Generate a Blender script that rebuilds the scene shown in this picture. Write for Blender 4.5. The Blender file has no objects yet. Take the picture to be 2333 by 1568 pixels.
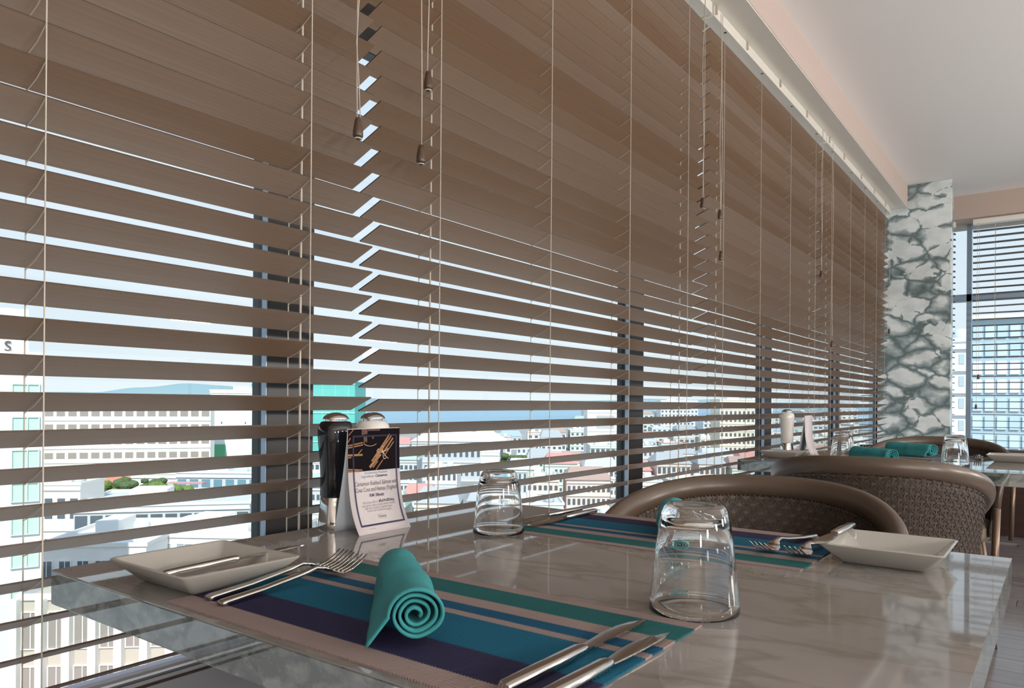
import bpy, bmesh, math, random
from mathutils import Vector, Matrix, noise
random.seed(7)
PI = math.pi
scn = bpy.context.scene
COL = scn.collection

# ------------------------------------------------------------------ camera, sky, sun, exposure
TH = math.atan(1254 / 1686.0)                    # camera turned this far from the window line (+Y) towards the window (-X)
FWD = (-math.sin(TH), math.cos(TH)); RGT = (math.cos(TH), math.sin(TH))
EYE = 0.95
cam = bpy.data.cameras.new('camera'); camo = bpy.data.objects.new('camera', cam); COL.objects.link(camo)
cam.sensor_width = 36.0; cam.lens = 36.0 * 1686 / 2333
cam.shift_y = 133.6 / 2333
cam.clip_start = 0.02; cam.clip_end = 30000
ROLL = 0.0077
camo.matrix_world = Matrix.Translation((0, 0, EYE)) @ Matrix.Rotation(TH, 4, 'Z') @ Matrix.Rotation(PI / 2, 4, 'X') @ Matrix.Rotation(ROLL, 4, 'Z')
scn.camera = camo

world = bpy.data.worlds.new('sky'); scn.world = world; world.use_nodes = True
nt = world.node_tree; nt.nodes.clear()
wo = nt.nodes.new('ShaderNodeOutputWorld'); bg = nt.nodes.new('ShaderNodeBackground')
tc = nt.nodes.new('ShaderNodeTexCoord'); sx = nt.nodes.new('ShaderNodeSeparateXYZ')
rp = nt.nodes.new('ShaderNodeValToRGB')
rp.color_ramp.elements[0].position = 0.0; rp.color_ramp.elements[0].color = (0.80, 0.86, 0.93, 1)
rp.color_ramp.elements[1].position = 0.8; rp.color_ramp.elements[1].color = (0.42, 0.62, 0.95, 1)
e = rp.color_ramp.elements.new(0.3); e.color = (0.64, 0.74, 0.88, 1)
cn = nt.nodes.new('ShaderNodeTexNoise'); cn.inputs['Scale'].default_value = 3.0; cn.inputs['Detail'].default_value = 5
cr = nt.nodes.new('ShaderNodeValToRGB'); cr.color_ramp.elements[0].position = .45; cr.color_ramp.elements[1].position = .7
cr.color_ramp.elements[0].color = (0, 0, 0, 1); cr.color_ramp.elements[1].color = (.7, .7, .7, 1)
mx = nt.nodes.new('ShaderNodeMix'); mx.data_type = 'RGBA'; mx.inputs[7].default_value = (0.82, 0.86, 0.92, 1)
nt.links.new(tc.outputs['Generated'], sx.inputs[0]); nt.links.new(sx.outputs['Z'], rp.inputs[0])
nt.links.new(tc.outputs['Generated'], cn.inputs['Vector']); nt.links.new(cn.outputs['Fac'], cr.inputs[0])
nt.links.new(cr.outputs[0], mx.inputs[0]); nt.links.new(rp.outputs[0], mx.inputs[6])
nt.links.new(mx.outputs[2], bg.inputs[0]); nt.links.new(bg.outputs[0], wo.inputs[0])
bg.inputs[1].default_value = 1.0

sl = bpy.data.lights.new('sun', 'SUN'); sl.energy = 4.2; sl.angle = math.radians(0.6); sl.color = (1, .95, .87)
so = bpy.data.objects.new('sun', sl); COL.objects.link(so)
so.rotation_euler = Vector((0.52, -0.52, 0.68)).to_track_quat('Z', 'Y').to_euler()

scn.view_settings.view_transform = 'Standard'; scn.view_settings.look = 'None'
scn.view_settings.gamma = 1; scn.view_settings.use_curve_mapping = False
scn.view_settings.exposure = 0.2
FILL_W = 98.0  # glow strength of the added fill globes

# ------------------------------------------------------------------ materials
def mat(name, color, rough=.5, metal=0., spec=None, coat=0., ior=None, bump=None, var=None, trans=0., objvar=0.):
    m = bpy.data.materials.new(name); m.use_nodes = True
    n = m.node_tree; b = n.nodes['Principled BSDF']
    b.inputs['Base Color'].default_value = (*color, 1); b.inputs['Roughness'].default_value = rough
    b.inputs['Metallic'].default_value = metal; b.inputs['Coat Weight'].default_value = coat
    b.inputs['Coat Roughness'].default_value = .04
    if ior: b.inputs['IOR'].default_value = ior
    if trans: b.inputs['Transmission Weight'].default_value = trans
    t = n.nodes.new('ShaderNodeTexCoord')
    last = None
    if var:                                    # (scale xyz, amount, darker colour)
        mp = n.nodes.new('ShaderNodeMapping'); mp.inputs['Scale'].default_value = var[0]
        ns = n.nodes.new('ShaderNodeTexNoise'); ns.inputs['Scale'].default_value = 1; ns.inputs['Detail'].default_value = 6
        n.links.new(t.outputs['Object'], mp.inputs[0]); n.links.new(mp.outputs[0], ns.inputs['Vector'])
        r = n.nodes.new('ShaderNodeValToRGB'); r.color_ramp.elements[0].position = .35; r.color_ramp.elements[1].position = .65
        r.color_ramp.elements[0].color = (*var[1], 1); r.color_ramp.elements[1].color = (*color, 1)
        n.links.new(ns.outputs['Fac'], r.inputs[0]); n.links.new(r.outputs[0], b.inputs['Base Color']); last = r.outputs[0]
    if objvar:
        oi = n.nodes.new('ShaderNodeObjectInfo'); hs = n.nodes.new('ShaderNodeHueSaturation')
        m1 = n.nodes.new('ShaderNodeMapRange'); m1.inputs[3].default_value = 1 - objvar; m1.inputs[4].default_value = 1 + objvar
        m2 = n.nodes.new('ShaderNodeMapRange'); m2.inputs[3].default_value = 1 + objvar; m2.inputs[4].default_value = 1 - objvar * 1.8
        n.links.new(oi.outputs['Random'], m1.inputs[0]); n.links.new(oi.outputs['Random'], m2.inputs[0])
        n.links.new(m1.outputs[0], hs.inputs['Value']); n.links.new(m2.outputs[0], hs.inputs['Saturation'])
        if last: n.links.new(last, hs.inputs['Color'])
        else: hs.inputs['Color'].default_value = (*color, 1)
        n.links.new(hs.outputs[0], b.inputs['Base Color'])
    if bump:                                   # (scale xyz, strength, distance)
        mp2 = n.nodes.new('ShaderNodeMapping'); mp2.inputs['Scale'].default_value = bump[0]
        n2 = n.nodes.new('ShaderNodeTexNoise'); n2.inputs['Scale'].default_value = 1; n2.inputs['Detail'].default_value = 4
        bp = n.nodes.new('ShaderNodeBump'); bp.inputs['Strength'].default_value = bump[1]; bp.inputs['Distance'].default_value = bump[2]
        n.links.new(t.outputs['Object'], mp2.inputs[0]); n.links.new(mp2.outputs[0], n2.inputs['Vector'])
        n.links.new(n2.outputs['Fac'], bp.inputs['Height']); n.links.new(bp.outputs[0], b.inputs['Normal'])
    return m

def glass_pane(name):
    m = bpy.data.materials.new(name); m.use_nodes = True; n = m.node_tree; n.nodes.clear()
    o = n.nodes.new('ShaderNodeOutputMaterial'); tr = n.nodes.new('ShaderNodeBsdfTransparent'); gl = n.nodes.new('ShaderNodeBsdfGlossy')
    tr.inputs[0].default_value = (.96, .99, .98, 1); gl.inputs['Roughness'].default_value = 0.0
    lw = n.nodes.new('ShaderNodeLayerWeight'); pw = n.nodes.new('ShaderNodeMath'); pw.operation = 'POWER'; pw.inputs[1].default_value = 5
    fr = n.nodes.new('ShaderNodeMath'); fr.operation = 'MULTIPLY_ADD'; fr.inputs[1].default_value = .9; fr.inputs[2].default_value = .03; ms = n.nodes.new('ShaderNodeMixShader')
    n.links.new(lw.outputs['Facing'], pw.inputs[0]); n.links.new(pw.outputs[0], fr.inputs[0]); n.links.new(fr.outputs[0], ms.inputs[0]); n.links.new(tr.outputs[0], ms.inputs[1]); n.links.new(gl.outputs[0], ms.inputs[2]); n.links.new(ms.outputs[0], o.inputs[0])
    return m

def marble(name, base, vein, vein2, scale, width, rough, ior, breccia=False):
    m = bpy.data.materials.new(name); m.use_nodes = True; n = m.node_tree; b = n.nodes['Principled BSDF']
    b.inputs['Roughness'].default_value = rough; b.inputs['IOR'].default_value = ior
    t = n.nodes.new('ShaderNodeTexCoord'); mp = n.nodes.new('ShaderNodeMapping'); mp.inputs['Scale'].default_value = scale
    n.links.new(t.outputs['Object'], mp.inputs[0])
    ns = n.nodes.new('ShaderNodeTexNoise'); ns.inputs['Scale'].default_value = .9 if breccia else .9; ns.inputs['Detail'].default_value = 7
    n.links.new(mp.outputs[0], ns.inputs['Vector'])
    ad = n.nodes.new('ShaderNodeMix'); ad.data_type = 'RGBA'; ad.blend_type = 'ADD'; ad.inputs[0].default_value = 1.0 if breccia else .8
    n.links.new(mp.outputs[0], ad.inputs[6]); n.links.new(ns.outputs['Color'], ad.inputs[7])
    if breccia:
        v = n.nodes.new('ShaderNodeTexVoronoi'); v.feature = 'DISTANCE_TO_EDGE'; v.inputs['Scale'].default_value = 1
        n.links.new(ad.outputs[2], v.inputs['Vector']); src = v.outputs['Distance']
        n3 = n.nodes.new('ShaderNodeTexNoise'); n3.inputs['Scale'].default_value = .8; n3.inputs['Detail'].default_value = 4
        n.links.new(mp.outputs[0], n3.inputs['Vector'])
        mr = n.nodes.new('ShaderNodeMapRange'); mr.inputs[1].default_value = .40; mr.inputs[2].default_value = .66
        mr.inputs[3].default_value = .004; mr.inputs[4].default_value = width
        n.links.new(n3.outputs['Fac'], mr.inputs[0])
        dv = n.nodes.new('ShaderNodeMath'); dv.operation = 'DIVIDE'; n.links.new(src, dv.inputs[0]); n.links.new(mr.outputs[0], dv.inputs[1])
        r = n.nodes.new('ShaderNodeValToRGB'); r.color_ramp.elements[0].position = .05; r.color_ramp.elements[0].color = (*vein, 1)
        r.color_ramp.elements[1].position = 1.0; r.color_ramp.elements[1].color = (*base, 1)
        q = r.color_ramp.elements.new(.55); q.color = (*vein2, 1)
        n.links.new(dv.outputs[0], r.inputs[0])
        # soft clouding of the grey matrix
        n4 = n.nodes.new('ShaderNodeTexNoise'); n4.inputs['Scale'].default_value = 1.4; n4.inputs['Detail'].default_value = 6
        n.links.new(mp.outputs[0], n4.inputs['Vector'])
        r4 = n.nodes.new('ShaderNodeValToRGB'); r4.color_ramp.elements[0].position = .3; r4.color_ramp.elements[0].color = (.6, .66, .64, 1)
        r4.color_ramp.elements[1].position = .6; r4.color_ramp.elements[1].color = (1, 1, 1, 1)
        n.links.new(n4.outputs['Fac'], r4.inputs[0])
        mm = n.nodes.new('ShaderNodeMix'); mm.data_type = 'RGBA'; mm.blend_type = 'MULTIPLY'; mm.inputs[0].default_value = .6
        n.links.new(r.outputs[0], mm.inputs[6]); n.links.new(r4.outputs[0], mm.inputs[7]); n.links.new(mm.outputs[2], b.inputs['Base Color'])
    else:
        w = n.nodes.new('ShaderNodeTexNoise'); w.inputs['Scale'].default_value = 1.6; w.inputs['Detail'].default_value = 8
        n.links.new(ad.outputs[2], w.inputs['Vector'])
        r = n.nodes.new('ShaderNodeValToRGB'); r.color_ramp.elements[0].position = .5 - width; r.color_ramp.elements[0].color = (*base, 1)
        r.color_ramp.elements[1].position = .5 + width; r.color_ramp.elements[1].color = (*base, 1)
        q = r.color_ramp.elements.new(.5); q.color = (*vein, 1)
        n.links.new(w.outputs['Fac'], r.inputs[0])
        n4 = n.nodes.new('ShaderNodeTexNoise'); n4.inputs['Scale'].default_value = .8; n4.inputs['Detail'].default_value = 5
        n.links.new(mp.outputs[0], n4.inputs['Vector'])
        r4 = n.nodes.new('ShaderNodeValToRGB'); r4.color_ramp.elements[0].position = .35; r4.color_ramp.elements[0].color = (*vein2, 1)
        r4.color_ramp.elements[1].position = .62; r4.color_ramp.elements[1].color = (1, 1, 1, 1)
        n.links.new(n4.outputs['Fac'], r4.inputs[0])
        mm = n.nodes.new('ShaderNodeMix'); mm.data_type = 'RGBA'; mm.blend_type = 'MULTIPLY'; mm.inputs[0].default_value = .8
        n.links.new(r.outputs[0], mm.inputs[6]); n.links.new(r4.outputs[0], mm.inputs[7]); n.links.new(mm.outputs[2], b.inputs['Base Color'])
    return m

M = {}
M['slat'] = mat('slat_wood', (.320, .217, .148), .42, var=((260, 3, 90), (.285, .19, .127)), objvar=.12)
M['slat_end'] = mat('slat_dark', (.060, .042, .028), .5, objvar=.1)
M['edge_shade'] = mat('slat_edge_shade', (.075, .05, .036), .5)  # shade painted on slat edges, offsetting the lamp light they catch
M['railwood'] = mat('rail_wood', (.05, .035, .035), .3)
M['cord'] = mat('cord', (.50, .46, .40), .8)
M['tassel'] = mat('tassel_wood', (.07, .04, .025), .3)
M['rail_white'] = mat('white_rail', (.78, .76, .70), .35)
M['dark'] = mat('dark_hole', (.02, .02, .02), .6)
M['frame'] = mat('window_frame', (.008, .008, .010), .35)
M['alu'] = mat('aluminium_strip', (.30, .40, .52), .35, .3)
M['pane'] = glass_pane('window_glass')
M['ceiling'] = mat('ceiling_paint', (.90, .905, .91), .9)
M['beam'] = mat('beam_paint', (.58, .48, .435), .85)
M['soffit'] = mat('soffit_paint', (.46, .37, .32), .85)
M['wall'] = mat('wall_paint', (.62, .58, .54), .85)
M['darkwood'] = mat('dark_panel', (.035, .014, .010), .3, var=((3, 3, 30), (.02, .008, .006)))
M['plank'] = mat('floor_plank', (.20, .19, .20), .13, var=((2, 25, 5), (.16, .15, .155)), objvar=.1)
M['floor'] = mat('floor_board', (.14, .12, .11), .25)
M['column'] = marble('column_marble', (.70, .76, .78), (.13, .18, .19), (.36, .43, .45), (6.5, 6.5, 9), .42, .12, 1.5, True)
M['table'] = marble('table_marble', (.245, .232, .228), (.19, .18, .165), (.74, .73, .70), (3, 7, 6), .05, .035, 1.62)
M['edge'] = marble('table_edge_marble', (.21, .24, .24), (.07, .09, .09), (.55, .60, .60), (9, 9, 14), .10, .02, 2.7)
M['ledge'] = marble('ledge_stone', (.74, .82, .95), (.66, .74, .86), (.95, .95, .95), (3, 3, 3), .02, .06, 1.8)
M['lavender'] = mat('lavender_strip', (.42, .40, .50), .3)
M['palestrip'] = mat('pale_strip', (.80, .88, .98), .15)
M['navygroove'] = mat('navy_groove', (.02, .018, .035), .2)
M['plate'] = mat('porcelain', (.37, .36, .335), .08, ior=1.6)
M['steel'] = mat('polished_steel', (.62, .60, .58), .10, 1.0)
M['black'] = mat('black_lacquer', (.006, .006, .008), .07, ior=1.6)
M['whitelac'] = mat('white_lacquer', (.62, .60, .58), .10, ior=1.6)
M['napkin'] = mat('teal_cloth', (.030, .250, .270), .85, bump=((900, 900, 900), .35, .0006), var=((30, 30, 30), (.024, .21, .23)))
M['glass'] = mat('clear_glass', (.98, .99, .99), 0.0, trans=1.0, ior=1.48)
M['paper'] = mat('card_paper', (.52, .48, .50), .6)
M['paperback'] = mat('card_inside', (.42, .46, .52), .6)
M['navyink'] = mat('navy_ink', (.012, .014, .06), .5)
M['darkink'] = mat('dark_ink', (.06, .06, .075), .5)
M['greyink'] = mat('grey_ink', (.27, .245, .25), .5)
M['blueink'] = mat('blue_ink', (.09, .20, .27), .5)
M['photo'] = mat('photo_print', (.006, .004, .006), .9)
M['photo'].node_tree.nodes['Principled BSDF'].inputs['Specular IOR Level'].default_value = .1
M['cinnamon'] = mat('cinnamon_print', (.27, .12, .035), .5, var=((300, 300, 300), (.20, .085, .02)))
M['amber'] = mat('amber_print', (.10, .033, .010), .5, var=((200, 200, 200), (.03, .01, .01)))
M['twine'] = mat('twine_print', (.50, .33, .22), .5)
M['resin'] = mat('resin_rim', (.082, .057, .041), .33)
M['weave'] = mat('resin_weave', (.050, .034, .025), .5, bump=((300, 300, 300), .5, .001))
M['cushion'] = mat('seat_fabric', (.16, .13, .10), .85)
M['leg'] = mat('bronze_metal', (.16, .11, .08), .35, .6)
M['globe'] = mat('fill_glow', (.8, .8, .8), .4)  # glowing surface of the added fill lamps
M['globe'].node_tree.nodes['Principled BSDF'].inputs['Emission Color'].default_value = (1, .90, .80, 1)
M['globe'].node_tree.nodes['Principled BSDF'].inputs['Emission Strength'].default_value = FILL_W

# placemat: woven stripes
def mat_placemat(name, flip):
    m = bpy.data.materials.new(name); m.use_nodes = True; n = m.node_tree; b = n.nodes['Principled BSDF']
    b.inputs['Roughness'].default_value = .75; b.inputs['Specular IOR Level'].default_value = .15
    t = n.nodes.new('ShaderNodeTexCoord'); s = n.nodes.new('ShaderNodeSeparateXYZ'); n.links.new(t.outputs['Object'], s.inputs[0])
    zz = n.nodes.new('ShaderNodeMath'); zz.operation = 'PINGPONG'; zz.inputs[1].default_value = .0016
    n.links.new(s.outputs['X'], zz.inputs[0])
    ad = n.nodes.new('ShaderNodeMath'); ad.operation = 'ADD'; n.links.new(s.outputs['Y'], ad.inputs[0]); n.links.new(zz.outputs[0], ad.inputs[1])
    mr = n.nodes.new('ShaderNodeMapRange'); mr.inputs[1].default_value = -.127; mr.inputs[2].default_value = .127
    if flip: mr.inputs[3].default_value = 1; mr.inputs[4].default_value = 0
    n.links.new(ad.outputs[0], mr.inputs[0])
    r = n.nodes.new('ShaderNodeValToRGB'); r.color_ramp.interpolation = 'CONSTANT'
    tan = (.235, .180, .172); navy = (.020, .018, .052); blue = (.006, .085, .150); blue2 = (.008, .065, .130); green = (.014, .092, .098)
    st = [(0, tan), (.11, navy), (.30, blue), (.56, tan), (.606, blue2), (.685, tan), (.775, green), (.936, tan)]
    el = r.color_ramp.elements
    el[0].position = 0; el[0].color = (*tan, 1); el[1].position = .11; el[1].color = (*navy, 1)
    for p, c in st[2:]: q = el.new(p); q.color = (*c, 1)
    n.links.new(mr.outputs[0], r.inputs[0]); n.links.new(r.outputs[0], b.inputs['Base Color'])
    wv = n.nodes.new('ShaderNodeTexWave'); wv.inputs['Scale'].default_value = 120; wv.inputs['Distortion'].default_value = 0
    rot = n.nodes.new('ShaderNodeMapping'); rot.inputs['Rotation'].default_value = (0, 0, .5); n.links.new(t.outputs['Object'], rot.inputs[0]); n.links.new(rot.outputs[0], wv.inputs['Vector'])
    bp = n.nodes.new('ShaderNodeBump'); bp.inputs['Strength'].default_value = .5; bp.inputs['Distance'].default_value = .0008
    n.links.new(wv.outputs['Fac'], bp.inputs['Height']); n.links.new(bp.outputs[0], b.inputs['Normal'])
    return m
M['mat_near'] = mat_placemat('placemat_near', False); M['mat_far'] = mat_placemat('placemat_far', True)

# ------------------------------------------------------------------ mesh helpers
class MB:
    def __init__(self): self.bm = bmesh.new()
    def box(self, a, b, rot=None):
        c = [(x, y, z) for x in (a[0], b[0]) for y in (a[1], b[1]) for z in (a[2], b[2])]
        v = [self.bm.verts.new(rot @ Vector(p) if rot else p) for p in c]
        for f in ((0, 1, 3, 2), (4, 6, 7, 5), (0, 4, 5, 1), (2, 3, 7, 6), (0, 2, 6, 4), (1, 5, 7, 3)): self.bm.faces.new([v[i] for i in f])
        return self
    def poly(self, pts):
        self.bm.faces.new([self.bm.verts.new(p) for p in pts]); return self
    def tube(self, pts, r, seg=6, cap=True, flat=1.0):
        pts = [Vector(p) for p in pts]; rings = []
        rr = r if isinstance(r, (list, tuple)) else [r] * len(pts)
        up = Vector((0, 0, 1))
        d0 = (pts[1] - pts[0]).normalized()
        if abs(d0.z) > .9: up = Vector((0, 1, 0))
        for i, p in enumerate(pts):
            d = (pts[min(i + 1, len(pts) - 1)] - pts[max(i - 1, 0)]).normalized()
            s = d.cross(up).normalized(); u = s.cross(d).normalized(); up = u
            rings.append([self.bm.verts.new(p + s * math.cos(2 * PI * k / seg) * rr[i] + u * math.sin(2 * PI * k / seg) * rr[i] * flat) for k in range(seg)])
        for a, b in zip(rings, rings[1:]):
            for k in range(seg): self.bm.faces.new((a[k], a[(k + 1) % seg], b[(k + 1) % seg], b[k]))
        if cap: self.bm.faces.new(rings[0][::-1]); self.bm.faces.new(rings[-1])
        return self
    def lathe(self, prof, c=(0, 0, 0), seg=32):
        rings = []
        for r, z in prof:
            if r < 1e-6: rings.append([self.bm.verts.new((c[0], c[1], c[2] + z))])
            else: rings.append([self.bm.verts.new((c[0] + r * math.cos(2 * PI * k / seg), c[1] + r * math.sin(2 * PI * k / seg), c[2] + z)) for k in range(seg)])
        for a, b in zip(rings, rings[1:]):
            for k in range(seg):
                k2 = (k + 1) % seg
                if len(a) == 1 and len(b) == 1: continue
                if len(a) == 1: self.bm.faces.new((a[0], b[k2], b[k]))
                elif len(b) == 1: self.bm.faces.new((a[k], a[k2], b[0]))
                else: self.bm.faces.new((a[k], a[k2], b[k2], b[k]))
        return self
    def grid(self, rows, close=False):
        V = [[self.bm.verts.new(p) for p in r] for r in rows]
        for a, b in zip(V, V[1:]):
            n = len(a)
            for k in range(n if close else n - 1): self.bm.faces.new((a[k], a[(k + 1) % n], b[(k + 1) % n], b[k]))
        return V
    def build(self, name, m, parent=None, smooth=False, bevel=0, loc=None, rotz=0, stuff=False, label=None, sub=0, autosmooth=None):
        bmesh.ops.recalc_face_normals(self.bm, faces=self.bm.faces)
        me = bpy.data.meshes.new(name); self.bm.to_mesh(me); self.bm.free(); me.materials.append(m)
        if smooth:
            for p in me.polygons: p.use_smooth = True
            if autosmooth: me.set_sharp_from_angle(angle=math.radians(autosmooth))
        o = bpy.data.objects.new(name, me); COL.objects.link(o)
        if bevel:
            b = o.modifiers.new('bevel', 'BEVEL'); b.width = bevel; b.segments = 3; b.limit_method = 'ANGLE'
        if sub: s = o.modifiers.new('sub', 'SUBSURF'); s.levels = sub; s.render_levels = sub
        if parent: o.parent = parent
        if loc: o.location = loc
        if rotz: o.rotation_euler = (0, 0, rotz)
        if stuff: o['kind'] = 'stuff'
        if label: o['label'] = label
        return o

def tag(o, label=None, cat=None, group=None, kind=None):
    if label: o['label'] = label
    if cat: o['category'] = cat
    if group: o['group'] = group
    if kind: o['kind'] = kind
    return o
def thing(name, label, cat, loc=(0, 0, 0), rotz=0, group=None):
    o = bpy.data.objects.new(name, None); COL.objects.link(o); o.location = loc; o.rotation_euler = (0, 0, rotz); o.empty_display_size = .05
    return tag(o, label, cat, group)
def copy_tree(o, parent=None):
    c = o.copy(); COL.objects.link(c); c.parent = parent
    for ch in list(o.children): copy_tree(ch, c)
    return c
def linked(name, me, parent, loc=(0, 0, 0), rot=(0, 0, 0)):
    o = bpy.data.objects.new(name, me); COL.objects.link(o); o.parent = parent; o.location = loc; o.rotation_euler = rot
    return o
def struct(o, label=None): o['kind'] = 'structure'; (label and o.__setitem__('label', label)); return o

# ------------------------------------------------------------------ room shell
XB = -1.0           # plane of the blinds' room side edges
struct(MB().box((-1.3, -4.2, -.2), (6, 6.9, -.012)).build('floor', M['floor']), 'grey brown plank floor of the dining room')
fl = bpy.data.objects['floor']
pm = None
for r in range(44):
    y0 = -.1 + r * .15
    off = (r * .37) % .9
    for k in range(6):
        x0 = -1.9 + off + k * .9
        if x0 < -1.12: continue
        if pm is None:
            pm = MB().box((.0015, .0015, -.012), (.8985, .1485, 0)).build('plank', M['plank'], fl, bevel=0); pmm = pm.data; pm.location = (x0, y0, 0)
        else: linked('plank', pmm, fl, (x0, y0, random.uniform(-.0004, .0004)))
struct(MB().box((-1.6, -4.2, 2.505), (7.5, 7.2, 2.75)).build('ceiling', M['ceiling']), 'smooth pale grey ceiling above the tables')
struct(MB().box((-1.6, -4.2, 2.355), (-.884, 5.84, 2.505)).build('trim_1', M['beam']), 'pinkish beam running along the top of the blinds')
struct(MB().box((-1.0, -4.2, 2.349), (-.886, 5.84, 2.3549)).build('trim_2', M['rail_white']), 'white strip under the pinkish beam')
struct(MB().box((-1.15, -4.2, 0), (-1.068, 5.85, .50)).build('wall_left', M['wall']), 'low wall beneath the long window')
struct(MB().box((-1.30, 6.5, 0), (6, 6.8, .58)).build('wall_far', M['darkwood']), 'dark brown panelled wall below the end window')
struct(MB().box((-1.3, 6.36, 2.33), (6, 6.8, 2.505)).build('trim_3', M['soffit']), 'pinkish brown wall strip above the end window')
struct(MB().box((-1.3, -4.3, 0), (6, -4.2, 2.505)).build('wall_back', M['wall']), 'plain wall at the back of the room')
ledge = struct(MB().box((-.984, -4.2, .50), (-.72, 5.84, .565)).build('trim_4', M['ledge'], bevel=.003), 'glossy pale blue grey stone ledge below the long blinds')
for x0, x1, z1, mm in ((-1.066, -1.046, .566, 'lavender'), (-1.046, -1.027, .5655, 'palestrip'), (-1.027, -1.006, .562, 'navygroove'), (-1.006, -.987, .5655, 'palestrip'), (-.987, -.984, .567, 'railwood')):
    MB().box((x0, -4.2, .50), (x1, 5.84, z1)).build('sill_strip', M[mm], ledge)
struct(MB().box((-1.2, 6.36, .58), (6, 6.8, .61)).build('trim_5', M['rail_white']), 'white sill under the end window')
col = thing('marble_column', 'square white marble column with dark green grey veins in the corner between both windows', 'column', (-.84, 6.1, 0))
MB().box((-.23, -.25, 0), (.226, -.15, 2.505)).build('column_face', M['column'], col, bevel=.004)

# windows: dark frame, aluminium strips, panes
def long_window():
    w = bpy.data.objects.new('window_1', None); COL.objects.link(w); struct(w, 'long window wall behind the brown blinds with black uprights')
    w.location = (-1.14, 0, 0)
    for i in range(-3, 5):
        y = .786 + 1.353 * i
        m_ = MB().box((-.025, 0, .58), (.02, .099, 2.5)).build('mullion', M['frame'], w, loc=(0, y, 0))
        MB().box((.006, -.0025, .58), (.019, -.0002, 2.5)).build('metal_strip', M['alu'], m_)
        if i < 4: MB().box((-.006, .099, .60), (-.002, 1.353, 1.665)).build('pane', M['pane'], w, loc=(0, y, 0)); MB().box((-.006, .099, 1.80), (-.002, 1.353, 2.5)).build('pane', M['pane'], w, loc=(0, y, 0))
    MB().box((-.035, -3.27, 1.665), (.022, 5.84, 1.80)).build('transom', M['frame'], w)
    MB().box((-.01, -3.27, .501), (.015, 5.84, .53)).build('bottom_rail', M['frame'], w)
long_window()
def end_window():
    w = bpy.data.objects.new('window_2', None); COL.objects.link(w); struct(w, 'end wall window with a pale upright and grey crossbar'); w.location = (0, 6.6, 0)
    for x in (-1.25, -.574, 1.2, 3.0, 4.8):
        MB().box((x - .016, -.03, .60), (x + .016, .03, 2.4)).build('mullion', M['alu'], w)
    MB().box((-1.3, -.03, 1.745), (5, .03, 1.80)).build('transom', M['alu'], w)
    xs = (-1.25, -.574, 1.2, 3.0, 4.8)
    for a, b in zip(xs, xs[1:]):
        MB().box((a + .016, -.002, .61), (b - .016, .002, 1.745)).build('pane', M['pane'], w)
        MB().box((a + .016, -.002, 1.80), (b - .016, .002, 2.34)).build('pane', M['pane'], w)
end_window()

# ------------------------------------------------------------------ venetian blinds
PITCH, SW, TILT = .0454, .0597, math.radians(21.9)
Z0 = .955           # a slat's upper (room side) edge at eye level
def slat_mesh(name, length, m, w=SW):
    b = MB(); n = 1; th = .0024
    rows = []
    top = []; bot = []
    for k in range(n + 1):
        u = -w * k / n; c = 0
        top.append((u, c + th)); bot.append((u, c))
    ring = top + bot[::-1]
    b.grid([[(x, 0, z) for x, z in ring], [(x, length, z) for x, z in ring]], close=True)
    b.poly([(x, 0, z) for x, z in ring]); b.poly([(x, length, z) for x, z in ring][::-1])
    o = b.build(name, m); me = o.data; bpy.data.objects.remove(o); me.materials.append(M['edge_shade'])
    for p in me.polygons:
        if abs(p.normal.z) < .5: p.material_index = 1  # edge faces get the painted shade
    return me
def ladder(parent, y, zs, ca, sa, r=.0007, lift=False):
    b = MB()
    zt = 2.33; zb = .57
    def strand(x, y, z0, z1, r): b.box((x - r, y - r, z0), (x + r, y + r, z1))
    strand(.0012, y, zb, zt, r); strand(-SW * ca - .0012, y, .57, zt, r)
    for z in zs:
        b.tube([(.0012, y, z - .001), (-SW * .5 * ca, y + .001, z - SW * .5 * sa - .0032), (-SW * ca - .001, y, z - SW * sa - .002)], r * .95, 4)
    b.build('ladder_cord', M['cord'], parent)
    if lift:
        b = MB(); x = -SW * .5 * ca
        b.box((x - .0013, y + .003 - .0013, zb), (x + .0013, y + .003 + .0013, zt)); b.build('lift_cord', M['cord'], parent)
def tassel(parent, x, y, z, ztop, wob=0., loop=False):
    b = MB(); pts = []
    n = 14
    for i in range(n + 1):
        f = i / n; pts.append((x + .002 * math.sin(f * 9 + wob), y + (.0035 * math.sin(f * 7 + wob) if loop else .0006 * math.sin(f * 5)), ztop + (z + .032 - ztop) * f))
    b.tube(pts, .0011, 5)
    if loop:
        pts2 = [(x + .003, y + .003 - .010 * math.exp(-((i / n - .85) / .09) ** 2), ztop + (z + .032 - ztop) * i / n) for i in range(n + 1)]
        b.tube(pts2, .0009, 5)
    b.build('pull_cord', M['cord'], parent, smooth=True)
    MB().lathe([(0, .034), (.0045, .034), (.0062, .026), (.0085, .012), (.0088, .004), (.0072, 0), (0, .001)], (x, y, z), 14).build('tassel', M['tassel'], parent, smooth=True)
    MB().lathe([(.0030, -.0015), (.0068, -.0018), (.0070, .0005), (.0030, .0008)], (x, y, z), 12).build('tassel_tip', M['cord'], parent, smooth=True)

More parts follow.
